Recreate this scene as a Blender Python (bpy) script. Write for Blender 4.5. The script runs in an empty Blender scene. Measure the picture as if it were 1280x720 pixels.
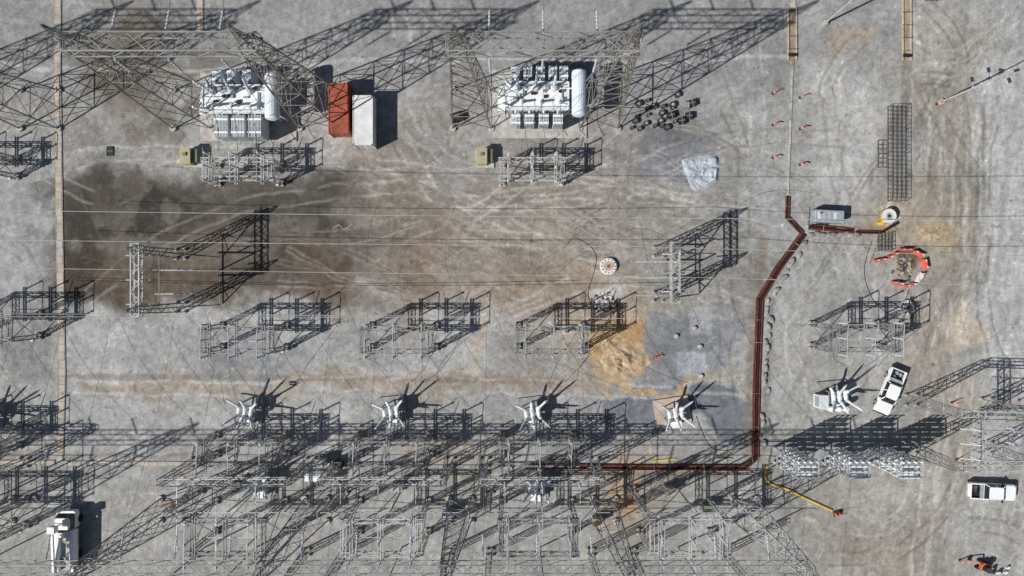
import bpy, math, random
import numpy as np
from mathutils import Vector, Matrix
random.seed(7)
H=90.0
TF=0.68
def G(px,py,z=0.0): return Vector(((px-640)/10,(360-py)/10,z))
def T(px,py,z):
    k=(H-z)/H
    return Vector(((px-640)/10*k,(360-py)/10*k,z))
sc=bpy.context.scene
# ---------------------------------------------------------------- materials
MATS={}
def mat(name,c,rough=0.7,metal=0.0,var=0.25,scale=3.0,bump=0.0,c2=None,spec=0.3):
    m=bpy.data.materials.new(name); m.use_nodes=True
    nt=m.node_tree; b=nt.nodes['Principled BSDF']
    tc=nt.nodes.new('ShaderNodeTexCoord'); n=nt.nodes.new('ShaderNodeTexNoise')
    n.inputs['Scale'].default_value=scale; n.inputs['Detail'].default_value=6
    nt.links.new(tc.outputs['Object'],n.inputs['Vector'])
    r=nt.nodes.new('ShaderNodeValToRGB')
    lo=[x*(1-var) for x in c]; hi=[min(1,x*(1+var)) for x in (c2 or c)]
    r.color_ramp.elements[0].position=0.3; r.color_ramp.elements[0].color=(*lo,1)
    r.color_ramp.elements[1].position=0.7; r.color_ramp.elements[1].color=(*hi,1)
    nt.links.new(n.outputs['Fac'],r.inputs['Fac']); nt.links.new(r.outputs['Color'],b.inputs['Base Color'])
    b.inputs['Roughness'].default_value=rough; b.inputs['Metallic'].default_value=metal
    b.inputs['Specular IOR Level'].default_value=spec
    if bump>0:
        bp=nt.nodes.new('ShaderNodeBump'); bp.inputs['Strength'].default_value=bump; bp.inputs['Distance'].default_value=0.05
        n2=nt.nodes.new('ShaderNodeTexNoise'); n2.inputs['Scale'].default_value=scale*4; n2.inputs['Detail'].default_value=5
        nt.links.new(tc.outputs['Object'],n2.inputs['Vector'])
        nt.links.new(n2.outputs['Fac'],bp.inputs['Height']); nt.links.new(bp.outputs['Normal'],b.inputs['Normal'])
    MATS[name]=m
mat('steel',(0.25,0.25,0.245),0.6,0.1,0.35,0.6)
mat('steel_lt',(0.42,0.42,0.41),0.6,0.1,0.25,0.8)
mat('steel_brown',(0.20,0.185,0.165),0.65,0.05,0.40,0.4)
mat('steel_old',(0.13,0.12,0.11),0.7,0.0,0.3,1.5)
mat('alu',(0.42,0.43,0.44),0.5,0.2,0.15,2)
mat('porcelain',(0.44,0.47,0.52),0.4,0,0.15,3)
mat('drum_dark',(0.045,0.045,0.05),0.6,0,0.4,2)
mat('white',(0.76,0.77,0.76),0.5,0,0.10,1.2)
mat('paint_grey',(0.58,0.61,0.63),0.5,0,0.16,0.9)
mat('paint_blue',(0.60,0.66,0.72),0.45,0,0.12,0.9)
mat('fin_grey',(0.30,0.33,0.35),0.55,0,0.2,2)
mat('concrete',(0.40,0.38,0.35),0.9,0,0.25,1.3,0.4)
mat('concrete_tan',(0.42,0.36,0.30),0.9,0,0.25,0.6,0.4)
mat('concrete_grey',(0.27,0.27,0.265),0.9,0,0.3,1.5,0.4)
mat('black',(0.02,0.02,0.022),0.6,0,0.4,3)
mat('dark_gravel',(0.07,0.068,0.065),0.95,0,0.5,3,0.6)
mat('red_pipe',(0.19,0.04,0.028),0.7,0,0.4,1.0)
mat('rust',(0.12,0.055,0.04),0.85,0,0.45,1.5)
mat('yellow',(0.62,0.42,0.05),0.6,0,0.2,1.5)
mat('orange',(0.55,0.14,0.04),0.6,0,0.25,1.5)
mat('barrier_red',(0.60,0.10,0.065),0.55,0,0.25,1.2)
mat('glass',(0.015,0.018,0.022),0.08,0,0.1,1,spec=0.6)
mat('car_white',(0.82,0.83,0.84),0.3,0,0.04,0.7,spec=0.5)
mat('cont_red',(0.33,0.085,0.05),0.65,0,0.35,0.9)
mat('cont_white',(0.64,0.65,0.64),0.55,0,0.16,0.9)
mat('cab_tan',(0.38,0.34,0.22),0.6,0,0.15,1.5)
mat('cab_green',(0.17,0.20,0.13),0.6,0,0.2,1.5)
mat('wood',(0.28,0.21,0.14),0.9,0,0.35,2)
mat('sand',(0.36,0.28,0.18),0.95,0,0.32,0.9,0.9,c2=(0.42,0.31,0.20))
mat('tarp',(0.37,0.40,0.44),0.7,0,0.25,0.8,0.3)
mat('sandbag',(0.24,0.235,0.22),0.95,0,0.4,1.5,0.5)
mat('wire',(0.22,0.23,0.24),0.5,0.2,0.2,0.3)
# ---------------------------------------------------------------- mesh builder
X=Vector((1,0,0));Y=Vector((0,1,0));Z=Vector((0,0,1))
class MB:
    def __init__(s,origin=(0,0,0),rot=0.0):
        s.v=[];s.f=[];s.m=[];s.o=Vector(origin);s.r=rot;s.mn=[]
    def mi(s,m):
        if m not in s.mn: s.mn.append(m)
        return s.mn.index(m)
    def poly(s,vs,fs,m):
        b=len(s.v); s.v.extend([tuple(x) for x in vs]); k=s.mi(m)
        for f in fs: s.f.append(tuple(i+b for i in f)); s.m.append(k)
    def bar(s,p,q,w,m='steel',h=None):
        p=Vector(p);q=Vector(q);d=q-p
        if d.length<1e-5: return
        d.normalize()
        u=d.cross(Z) if abs(d.z)<0.98 else d.cross(X)
        u.normalize(); v=d.cross(u); u=u*w/2; v=v*(h or w)/2
        vs=[p+u+v,p-u+v,p-u-v,p+u-v,q+u+v,q-u+v,q-u-v,q+u-v]
        s.poly(vs,[(0,1,5,4),(1,2,6,5),(2,3,7,6),(3,0,4,7),(3,2,1,0),(4,5,6,7)],m)
    def box(s,c,size,m,rot=0.0,top=1.0):
        cx,cy,cz=c; a,b,h=[x/2 for x in size]; cs,sn=math.cos(rot),math.sin(rot)
        vs=[]
        for z,k in ((-h,1),(h,top)):
            for x,y in ((-a,-b),(a,-b),(a,b),(-a,b)):
                x*=k;y*=k
                vs.append((cx+x*cs-y*sn,cy+x*sn+y*cs,cz+z))
        s.poly(vs,[(3,2,1,0),(4,5,6,7),(0,1,5,4),(1,2,6,5),(2,3,7,6),(3,0,4,7)],m)
    def rings(s,rs,m,cap=True):
        n=len(rs[0]); vs=[p for r in rs for p in r]; fs=[]
        for i in range(len(rs)-1):
            for j in range(n):
                a=i*n+j;b=i*n+(j+1)%n
                fs.append((a,b,b+n,a+n))
        if cap:
            fs.append(tuple(reversed(range(n)))); fs.append(tuple((len(rs)-1)*n+j for j in range(n)))
        s.poly(vs,fs,m)
    def lathe(s,p,q,prof,m,n=8):
        p=Vector(p);q=Vector(q);d=(q-p);L=d.length;d.normalize()
        u=d.cross(Z) if abs(d.z)<0.98 else d.cross(X)
        u.normalize(); v=d.cross(u)
        rs=[]
        for t,r in prof:
            c=p+d*L*t
            rs.append([c+(u*math.cos(-2*math.pi*j/n)+v*math.sin(-2*math.pi*j/n))*r for j in range(n)])
        s.rings(rs,m)
    def cyl(s,p,q,r,m,n=8,r2=None): s.lathe(p,q,[(0,r),(1,r if r2 is None else r2)],m,n)
    def ins(s,p,q,r,m='porcelain',k=6):
        prof=[(0,r*0.6)]
        for i in range(k):
            t=(i+0.15)/k; prof+= [(t,r*0.6),(t+0.3/k,r),(t+0.55/k,r*0.6)]
        prof.append((1,r*0.6)); s.lathe(p,q,prof,m,7)
    def rrect(s,cx,cy,lx,ly,r,z):
        out=[]
        for sx,sy,a0 in ((1,1,0),(-1,1,90),(-1,-1,180),(1,-1,270)):
            for a in (0,30,60,90):
                t=math.radians(a0+a)
                out.append(Vector((cx+sx*(lx/2-r)+r*math.cos(t),cy+sy*(ly/2-r)+r*math.sin(t),z)))
        return out
    def face_truss(s,a0,a1,b0,b1,n,t,m,x=False):
        for i in range(n):
            p0=a0.lerp(a1,i/n);p1=a0.lerp(a1,(i+1)/n);q0=b0.lerp(b1,i/n);q1=b0.lerp(b1,(i+1)/n)
            if x or i%2==0: s.bar(p0,q1,t,m)
            if x or i%2==1: s.bar(q0,p1,t,m)
    def tower(s,x,y,h,wb,wt,n=7,tc=0.17,td=0.085,m='steel',z0=0.3,foot=True,xb=True):
        tc*=TF;td*=TF
        zs=[0]; 
        for i in range(n): zs.append(zs[-1]+1.0/(1+0.12*i))
        zs=[z/zs[-1] for z in zs]
        def c(k,sx,sy):
            w=wb+(wt-wb)*k
            return Vector((x+sx*w/2,y+sy*w/2,z0+(h-z0)*k))
        cs=[(1,1),(-1,1),(-1,-1),(1,-1)]
        for a in cs:
            s.bar(c(0,*a),c(1,*a),tc,m)
            if foot:
                f=c(0,*a); rr=0.4 if wb>1.5 else 0.2
                s.lathe((f.x,f.y,-0.1),(f.x,f.y,0.35),[(0,rr),(1,rr)],'concrete',10)
        for i in range(n):
            k0,k1=zs[i],zs[i+1]
            for j in range(4):
                a=cs[j];b=cs[(j+1)%4]
                if xb or i%2: s.bar(c(k0,*a),c(k1,*b),td,m)
                if xb or not i%2: s.bar(c(k0,*b),c(k1,*a),td,m)
                s.bar(c(k1,*a),c(k1,*b),td,m)
    def beam(s,p,q,w,d,n,tc=0.14,td=0.075,m='steel'):
        tc*=TF;td*=TF
        p=Vector(p);q=Vector(q);dr=(q-p).normalized();u=dr.cross(Z).normalized()*w/2;v=Z*d/2
        P=[p+u+v,p-u+v,p-u-v,p+u-v];Q=[q+u+v,q-u+v,q-u-v,q+u-v]
        for i in range(4):
            s.bar(P[i],Q[i],tc,m)
            j=(i+1)%4
            s.face_truss(P[i],Q[i],P[j],Q[j],n,td,m)
            s.bar(P[i],P[j],td,m); s.bar(Q[i],Q[j],td,m)
    def tube(s,pts,r,m,n=5):
        for a,b in zip(pts[:-1],pts[1:]): s.lathe(a,b,[(0,r),(1,r)],m,n)
    def wire(s,p,q,sag,r=0.03,n=14,m='wire',bulge=None):
        p=Vector(p);q=Vector(q);pts=[]
        for i in range(n+1):
            t=i/n; c=p.lerp(q,t); c.z-=sag*4*t*(1-t)
            if bulge: c+=Vector(bulge)*4*t*(1-t)
            pts.append(c)
        s.tube(pts,r,m,4)
    def build(s,name,smooth=False):
        me=bpy.data.meshes.new(name); me.from_pydata(s.v,[],s.f)
        for k in s.mn: me.materials.append(MATS[k])
        me.polygons.foreach_set('material_index',s.m)
        if smooth: me.polygons.foreach_set('use_smooth',[True]*len(s.f))
        me.update(); o=bpy.data.objects.new(name,me); sc.collection.objects.link(o)
        o.location=s.o; o.rotation_euler=(0,0,s.r); return o
# ---------------------------------------------------------------- noise
def vnoise(x,y,seed):
    rng=np.random.RandomState(seed); N=256; g=rng.rand(N,N)
    xi=np.floor(x).astype(int);yi=np.floor(y).astype(int);fx=x-xi;fy=y-yi
    fx=fx*fx*(3-2*fx);fy=fy*fy*(3-2*fy)
    a=g[yi%N,xi%N];b=g[yi%N,(xi+1)%N];c=g[(yi+1)%N,xi%N];d=g[(yi+1)%N,(xi+1)%N]
    return (a*(1-fx)+b*fx)*(1-fy)+(c*(1-fx)+d*fx)*fy
def fbm(x,y,seed,o=5,g=0.5):
    s=0;a=1;t=0
    for i in range(o):
        s=s+a*vnoise(x+17.3*i,y+31.7*i,seed+i);t+=a;a*=g
        x,y=2.03*(0.8*x-0.6*y),2.03*(0.6*x+0.8*y)
    return s/t
def sst(a,b,x):
    t=np.clip((x-a)/(b-a),0,1);return t*t*(3-2*t)
# ---------------------------------------------------------------- ground
st=0.15
fx=np.arange(-68,68.01,st);fy=np.arange(-40,40.01,st)
ox=np.array([-900,-500,-300,-200,-140,-100,-80.]);oy=np.array([-900,-500,-300,-200,-120,-80,-55.])
gx=np.concatenate([ox,fx,-ox[::-1]]);gy=np.concatenate([oy,fy,-oy[::-1]])
WX,WY=np.meshgrid(gx,gy);PX=WX*10+640;PY=360-WY*10
A1,A2=0.83*PX+0.56*PY,-0.56*PX+0.83*PY
w1=fbm(A1/60,A2/60,1)-0.5;w2=fbm(A1/60,A2/60,9)-0.5
w3=fbm(A1/14,A2/14,21,4)-0.5
QX=PX+w1*90+w3*18;QY=PY+w2*80+(fbm(A1/14,A2/14,25,4)-0.5)*18
col=np.zeros(PX.shape+(3,));col[:]=(152,152,150)
def lay(mask,rgb,a=1.0):
    global col
    m=(mask*a)[...,None];col=col*(1-m)+np.array(rgb,float)*m
def ell(cx,cy,rx,ry,soft=0.3,rot=0,warp=True):
    x=(QX if warp else PX)-cx;y=(QY if warp else PY)-cy
    r=math.radians(rot);u=x*math.cos(r)+y*math.sin(r);v=-x*math.sin(r)+y*math.cos(r)
    d=np.sqrt((u/rx)**2+(v/ry)**2)
    return 1-sst(1-soft,1+soft,d)
def rect(x0,y0,x1,y1,soft=10,warp=True):
    x=(QX if warp else PX);y=(QY if warp else PY)
    d=np.maximum(np.maximum(x0-x,x-x1),np.maximum(y0-y,y-y1))
    return 1-sst(-soft,soft,d)
def line(pts,w,soft=None,wob=0.0):
    soft=soft or w*0.6
    P_=np.array(pts,float);mg=w+soft+4+wob*12
    wx0,wx1=(P_[:,0].min()-mg-640)/10,(P_[:,0].max()+mg-640)/10
    wy0,wy1=(360-P_[:,1].max()-mg)/10,(360-P_[:,1].min()+mg)/10
    i0,i1=np.searchsorted(gx,wx0),np.searchsorted(gx,wx1);j0,j1=np.searchsorted(gy,wy0),np.searchsorted(gy,wy1)
    out=np.zeros(PX.shape)
    if i1<=i0 or j1<=j0: return out
    S=(slice(j0,j1),slice(i0,i1))
    x=PX[S]+wob*w1[S]*20;y=PY[S]+wob*w2[S]*20
    d=np.full(x.shape,1e9)
    for (ax,ay),(bx,by) in zip(pts[:-1],pts[1:]):
        dx,dy=bx-ax,by-ay;L=dx*dx+dy*dy+1e-9
        t=np.clip(((x-ax)*dx+(y-ay)*dy)/L,0,1)
        d=np.minimum(d,np.hypot(x-ax-t*dx,y-ay-t*dy))
    out[S]=1-sst(w-soft,w+soft,d);return out
f1=fbm(A1/90,A2/90,40);f2=fbm(A1/25,A2/25,50);f3=fbm(A1/5,A2/5,60,4,0.7)
f4=fbm(A1/45,A2/45,140,5,0.6)
# broad tone
lay(sst(0.4,0.65,f1),(139,138,136),0.6)
lay(sst(0.5,0.7,fbm(A1/70,A2/70,44)),(146,141,133),0.4)
lay(rect(-40,-40,560,100,40),(133,133,132),0.6)
lay(rect(470,-40,980,110,40),(131,131,131),0.6)
lay(rect(440,170,760,420,50),(138,131,123),0.75)
lay(ell(480,300,70,110,0.6),(120,110,100),0.6)
lay(ell(600,330,90,80,0.6),(142,130,117),0.55)
lay(ell(760,260,130,90,0.6),(134,126,117),0.6)
lay(ell(640,390,70,25,0.5),(156,154,150),0.6)
lay(ell(560,200,60,20,0.6),(148,147,145),0.5)
# dark stained zone
lay(rect(88,210,432,388,20),(97,91,84),0.88)
lay(ell(170,265,110,55,0.5)*sst(0.38,0.55,f2),(60,56,52),0.9)
lay(ell(120,240,50,45,0.5),(72,67,62),0.7)
lay(ell(150,350,80,45,0.5)*sst(0.35,0.6,f2),(66,59,52),0.85)
lay(ell(360,290,85,70,0.5)*sst(0.36,0.56,f2),(70,64,58),0.85)
lay(ell(220,360,150,32,0.6),(84,74,63),0.6)
lay(ell(330,240,100,26,0.5)*sst(0.3,0.6,f4),(74,70,65),0.7)
lay(ell(260,300,60,36,0.6)*sst(0.4,0.6,f1),(126,115,102),0.45)
lay(ell(410,340,26,40,0.6),(100,84,70),0.55)
lay(ell(190,100,110,80,0.5)*sst(0.38,0.6,f2),(98,91,82),0.75)
lay(ell(150,90,50,60,0.6),(108,99,88),0.6)
lay(rect(80,178,420,208,12),(143,141,138),0.6)
# left of trench
lay(rect(-40,240,68,460,20),(150,150,150),0.6)
lay(ell(20,420,60,50),(122,122,122),0.5)
# light grey gravel pads
lay(rect(85,395,640,470,14),(158,158,157),0.75)
lay(ell(310,445,80,22,0.5),(122,124,127),0.55)
lay(ell(480,440,60,16,0.5),(134,135,136),0.5)
lay(rect(85,495,630,572,16),(154,153,152),0.6)
# horizontal haul road
lay(rect(85,468,760,490,7),(145,136,124),0.8)
lay(line([(85,471),(400,472),(700,476)],4),(120,111,100),0.5)
lay(rect(700,478,940,490,8),(152,142,126),0.7)
# brown area near the middle disconnects
lay(ell(765,420,65,50,0.6),(166,147,120),0.65)
lay(ell(700,370,90,35,0.5),(140,124,106),0.6)
lay(ell(775,447,40,28,0.4),(180,150,108),0.8)
lay(ell(770,432,22,20,0.6),(160,126,86),0.5)
lay(ell(825,480,50,7,0.5),(188,148,100),0.6)
lay(ell(590,425,10,36,0.7),(168,142,112),0.4)
lay(ell(520,350,24,70,0.6),(126,108,91),0.45)
lay(ell(757,378,20,15,0.4),(178,178,175),0.8)
# blue stone patches
lay(rect(800,395,925,476,7),(126,128,131),0.9)
lay(rect(846,440,882,470,2,False),(156,161,166),0.9)
lay(rect(805,400,890,440,3,False),(116,119,124),0.6)
lay(rect(862,383,890,418,2,False),(162,164,167),0.7)
lay(rect(760,495,932,545,4),(102,106,112),0.9)
lay(rect(600,495,760,545,12),(140,140,140),0.6)
lay(ell(838,200,50,34,0.3),(116,119,124),0.85)
lay(ell(820,165,30,25,0.4),(110,110,111),0.7)
lay(ell(700,195,110,26,0.5),(130,129,127),0.5)
lay(ell(900,330,60,60,0.5),(126,123,117),0.6)
lay(rect(870,190,940,400,18),(136,134,130),0.5)
# right yard
lay(rect(1000,70,1095,262,14),(169,168,166),0.75)
lay(rect(1000,262,1090,560,14),(150,149,146),0.6)
lay(ell(1190,60,60,60,0.5),(158,152,141),0.6)
lay(rect(1140,100,1212,600,18),(146,140,130),0.8)
lay(rect(1225,60,1400,470,20),(169,169,168),0.85)
lay(ell(1130,290,60,50,0.5),(162,150,131),0.6)
lay(ell(1160,295,25,20,0.5),(174,152,120),0.5)
lay(ell(1210,400,30,22,0.5),(186,173,152),0.7)
lay(ell(1160,375,40,50,0.5),(134,128,120),0.5)
lay(rect(1020,590,1200,760,20),(146,141,132),0.6)
lay(rect(1190,600,1400,760,16),(155,154,150),0.6)
lay(ell(1130,690,70,40,0.5),(138,130,119),0.5)
lay(ell(1068,60,20,16,0.5),(168,150,124),0.5)
lay(ell(1105,290,24,12,0.4),(150,132,108),0.6)
lay(ell(1128,336,20,19,0.3),(92,82,70),0.9)
# bottom
lay(rect(-40,590,1000,760,20),(148,146,142),0.6)
lay(ell(200,640,160,50,0.5),(156,154,151),0.5)
lay(ell(795,620,50,50,0.5),(154,142,124),0.6)
lay(ell(787,605,7,30,0.6),(172,136,100),0.7)
lay(ell(560,570,60,26,0.5),(156,143,124),0.4)
# construction strips
lay(line([(990,8),(990,76)],7,2),(150,128,102),0.8)
lay(line([(1133,-10),(1133,78)],7,2),(158,132,102),0.8)
lay(line([(1133,78),(1132,135)],6,2),(118,115,110),0.7)
lay(line([(0,74),(60,84),(330,84),(600,72),(760,78),(985,72)],2.4,1.6,1.0),(190,188,183),0.5)
lay(line([(0,70),(60,68),(250,64)],1.6,1.2,1.0),(86,84,82),0.45)
lay(line([(955,300),(940,420),(936,560)],6,5),(124,114,103),0.7)
lay(line([(965,380),(958,480),(956,560)],4,4),(106,103,99),0.6)
lay(line([(640,592),(900,594)],5,4),(118,110,102),0.6)
lay(line([(250,580),(640,586)],4,4),(118,115,110),0.5)
# tyre tracks
random.seed(11)
def track(pts,a=0.3,tone=(172,170,165),gap=17,w=1.7,wob=1.0):
    n=np.array(pts,float)
    out=[]
    P=[n[0]]+list(n)+[n[-1]]
    for i in range(1,len(P)-2):
        for t in np.linspace(0,1,6,endpoint=False):
            p0,p1,p2,p3=P[i-1],P[i],P[i+1],P[i+2]
            out.append(0.5*((2*p1)+(-p0+p2)*t+(2*p0-5*p1+4*p2-p3)*t*t+(-p0+3*p1-3*p2+p3)*t**3))
    out.append(n[-1]);out=np.array(out)
    d=np.gradient(out,axis=0);d/=np.linalg.norm(d,axis=1)[:,None]+1e-9
    nn=np.stack([-d[:,1],d[:,0]],1)
    for s in (-gap/2,gap/2):
        m=line([tuple(q) for q in out+nn*s],w,w*0.8,wob)
        lay(m*sst(0.3,0.55,f2),tone,a)
L=(190,188,184);D=(104,98,91)
tr=[([(1270,20),(1215,60),(1175,120),(1165,260),(1180,380),(1165,520),(1150,720)],0.5,L),
 ([(1290,60),(1230,100),(1200,200),(1195,350),(1205,480),(1180,600),(1170,730)],0.45,L),
 ([(1160,0),(1190,40),(1195,90),(1160,150),(1150,260)],0.45,D),
 ([(1140,60),(1170,70),(1205,60),(1240,30),(1250,0)],0.5,L),
 ([(1150,100),(1175,95),(1205,110),(1220,160),(1218,300)],0.45,D),
 ([(1150,85),(1185,84),(1215,105),(1232,170),(1230,300)],0.45,L),
 ([(1240,120),(1225,300),(1245,440),(1300,500)],0.45,D),
 ([(1260,200),(1250,380),(1285,470)],0.45,L),
 ([(1010,640),(1080,660),(1130,640),(1160,560)],0.4,L),
 ([(1040,700),(1120,690),(1180,640),(1200,560)],0.45,D),
 ([(440,240),(520,235),(620,270),(700,330),(740,400)],0.4,L),
 ([(450,300),(540,285),(640,330),(690,400)],0.4,D),
 ([(480,180),(500,260),(490,340),(470,390)],0.45,D),
 ([(500,180),(540,240),(600,250),(720,240),(860,250),(960,250)],0.45,L),
 ([(560,240),(700,270),(830,260),(960,290)],0.4,D),
 ([(470,220),(600,215),(740,215),(860,240)],0.4,L),
 ([(780,180),(770,240),(740,290),(690,330)],0.4,D),
 ([(500,0),(505,90),(520,170),(600,215)],0.4,L),
 ([(530,0),(535,110),(560,190)],0.35,D),
 ([(880,40),(900,110),(930,200),(930,330)],0.4,D),
 ([(940,30),(945,120),(940,250)],0.4,L),
 ([(85,482),(300,484),(500,480),(760,488),(930,486)],0.45,L),
 ([(85,200),(200,190),(420,200),(520,215)],0.4,L),
 ([(100,220),(140,300),(200,360),(300,385)],0.35,D),
 ([(110,380),(200,300),(330,250),(440,240)],0.3,L),
 ([(1030,110),(1040,200),(1060,260)],0.35,D),
 ([(1060,100),(1055,200),(1075,255)],0.4,L),
 ([(1080,300),(1090,390),(1140,440),(1150,520)],0.4,L),
 ([(900,350),(905,430),(915,560)],0.4,D),
 ([(0,300),(40,330),(50,450),(45,560)],0.3,D),
 ([(85,560),(300,560),(500,556),(640,560)],0.35,D),
 ([(0,640),(120,620),(240,630)],0.35,L),
 ([(1200,650),(1260,660),(1300,690)],0.35,D),
]
for p,a,t in tr: track(p,a,t)
for i in range(140):
    k=random.random()
    if k<0.5: cx=random.uniform(440,960);cy=random.uniform(170,400);a=random.uniform(-0.6,0.6)
    elif k<0.8: cx=random.uniform(1140,1275);cy=random.uniform(60,700);a=random.uniform(1.2,1.9)
    elif k<0.9: cx=random.uniform(90,430);cy=random.uniform(200,400);a=random.uniform(-0.5,0.6)
    else: cx=random.uniform(1000,1100);cy=random.uniform(90,560);a=random.uniform(1.0,2.2)
    l=random.uniform(40,130);b=random.uniform(-35,35)
    track([(cx-l*math.cos(a),cy-l*math.sin(a)),(cx+b*math.sin(a),cy+b*math.cos(a)),(cx+l*math.cos(a),cy+l*math.sin(a))],random.uniform(.15,.4),random.choice([L,D]),gap=random.choice([4,6,17,17]),w=random.uniform(.9,1.8))
# fine variation
col*=(1+(f3-0.5)*0.42)[...,None]
col*=(1+(f4-0.5)*0.26)[...,None]
mid=rect(440,190,960,470,40);col*=(1+(fbm((PX*0.9+PY*0.5)/70,(PX*0.5-PY*0.9)/7,90,4)-0.5)*0.24*mid)[...,None]
mright=sst(980,1060,PX);col*=(1+(fbm((PX+PY*0.1)/8,(PY-PX*.1)/130,80,4)-0.5)*0.2*mright)[...,None]
spk=vnoise(A1/3.1,A2/3.1,99);col*=(1+0.25*sst(0.9,0.99,spk)-0.3*sst(0.10,0.01,spk))[...,None]
c=np.clip(col/255,0,1);lin=np.where(c<=0.04045,c/12.92,((c+0.055)/1.055)**2.4)
alb=lin*np.array((1.0,1.0,1.005))*0.99
ny,nx=PX.shape
vz=np.zeros(PX.shape)
co=np.stack([WX,WY,vz],-1).reshape(-1,3)
idx=np.arange(nx*ny).reshape(ny,nx)
q=np.stack([idx[:-1,:-1],idx[:-1,1:],idx[1:,1:],idx[1:,:-1]],-1).reshape(-1,4)
me=bpy.data.meshes.new('ground');me.vertices.add(len(co));me.vertices.foreach_set('co',co.ravel())
me.loops.add(q.size);me.loops.foreach_set('vertex_index',q.ravel().astype(np.int32))
me.polygons.add(len(q));me.polygons.foreach_set('loop_start',np.arange(0,q.size,4,dtype=np.int32))
try: me.polygons.foreach_set('loop_total',np.full(len(q),4,dtype=np.int32))
except Exception: pass
me.update(calc_edges=True)
ca=me.color_attributes.new('soil','FLOAT_COLOR','POINT')
ca.data.foreach_set('color',np.concatenate([alb.reshape(-1,3),np.ones((len(co),1))],1).ravel().astype(np.float32))
gm=bpy.data.materials.new('gravel_ground');gm.use_nodes=True;nt=gm.node_tree;b=nt.nodes['Principled BSDF']
b.inputs['Roughness'].default_value=0.95;b.inputs['Specular IOR Level'].default_value=0.1
at=nt.nodes.new('ShaderNodeAttribute');at.attribute_name='soil'
tc=nt.nodes.new('ShaderNodeTexCoord')
def nz(scale,det,rough,lo,hi):
    n=nt.nodes.new('ShaderNodeTexNoise');n.inputs['Scale'].default_value=scale;n.inputs['Detail'].default_value=det;n.inputs['Roughness'].default_value=rough
    nt.links.new(tc.outputs['Object'],n.inputs['Vector'])
    r=nt.nodes.new('ShaderNodeMapRange');r.inputs[1].default_value=0.25;r.inputs[2].default_value=0.75;r.inputs[3].default_value=lo;r.inputs[4].default_value=hi
    nt.links.new(n.outputs['Fac'],r.inputs[0]);return n,r
n1,r1=nz(4.5,7,0.8,0.62,1.38);n2,r2=nz(0.8,5,0.6,0.90,1.10)
mm=nt.nodes.new('ShaderNodeMath');mm.operation='MULTIPLY';nt.links.new(r1.outputs[0],mm.inputs[0]);nt.links.new(r2.outputs[0],mm.inputs[1])
vm=nt.nodes.new('ShaderNodeVectorMath');vm.operation='SCALE';nt.links.new(at.outputs['Color'],vm.inputs[0]);nt.links.new(mm.outputs[0],vm.inputs['Scale'])
nt.links.new(vm.outputs[0],b.inputs['Base Color'])
bp=nt.nodes.new('ShaderNodeBump');bp.inputs['Strength'].default_value=0.5;bp.inputs['Distance'].default_value=0.06
nt.links.new(n1.outputs['Fac'],bp.inputs['Height']);nt.links.new(bp.outputs['Normal'],b.inputs['Normal'])
me.materials.append(gm)
go=bpy.data.objects.new('ground',me);sc.collection.objects.link(go)

# ---------------------------------------------------------------- trenches with covers
def cable_trench(pts,w,m='concrete_tan',name='cable_trench',sl=1.0):
    mb=MB()
    for a,b_ in zip(pts[:-1],pts[1:]):
        a=Vector(a);b2=Vector(b_);d=b2-a;L=d.length;d.normalize();n=max(1,int(L/sl));ang=math.atan2(d.y,d.x);u=Vector((-d.y,d.x,0))
        for i in range(n):
            c=a+d*(i+0.5)*L/n+u*random.uniform(-0.03,0.03)
            mm_=m if random.random()<0.8 else ('concrete' if random.random()<0.7 else 'concrete_grey')
            mb.box((c.x,c.y,0.05+random.uniform(0,0.025)),(L/n-0.04,w*0.78,0.1),mm_,ang+random.uniform(-0.01,0.01))
        for s_ in (-1,1):
            mb.bar(a+u*s_*w*0.46+Z*0.04,b2+u*s_*w*0.46+Z*0.04,w*0.1,'concrete_grey',0.12)
    return mb.build(name)
cable_trench([G(73,-60),G(72,80),G(75,300),G(78,470),G(75,576)],0.9)
cable_trench([G(-60,578),G(69,578)],0.6);cable_trench([G(81,579),G(250,580)],0.6)
cable_trench([G(252,581),G(640,584)],0.5,'concrete_grey')
cable_trench([G(250,-40),G(250,40)],0.9)
cable_trench([G(990,-40),G(990,10)],0.9,'concrete');
cable_trench([G(990,76),G(987,160),G(984,244)],0.4,'concrete')
mb=MB()
for (x0,y0,x1,y1) in [(990,10,990,75),(1133,-30,1133,76)]:
    for s_ in (-5,5):
        mb.bar(G(x0+s_,y0,0.1),G(x1+s_,y1,0.1),0.12,'concrete',0.25)
    for yy in range(int(max(y0,-20))+4,y1,16): mb.bar(G(x0-6,yy,0.26),G(x0+6,yy,0.26),0.08,random.choice(['wood','steel_old']))
    mb.box(tuple(G(x0,y1-6,0.15)),(1.1,0.35,0.3),'black')
mb.build('formwork_trench')
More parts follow.
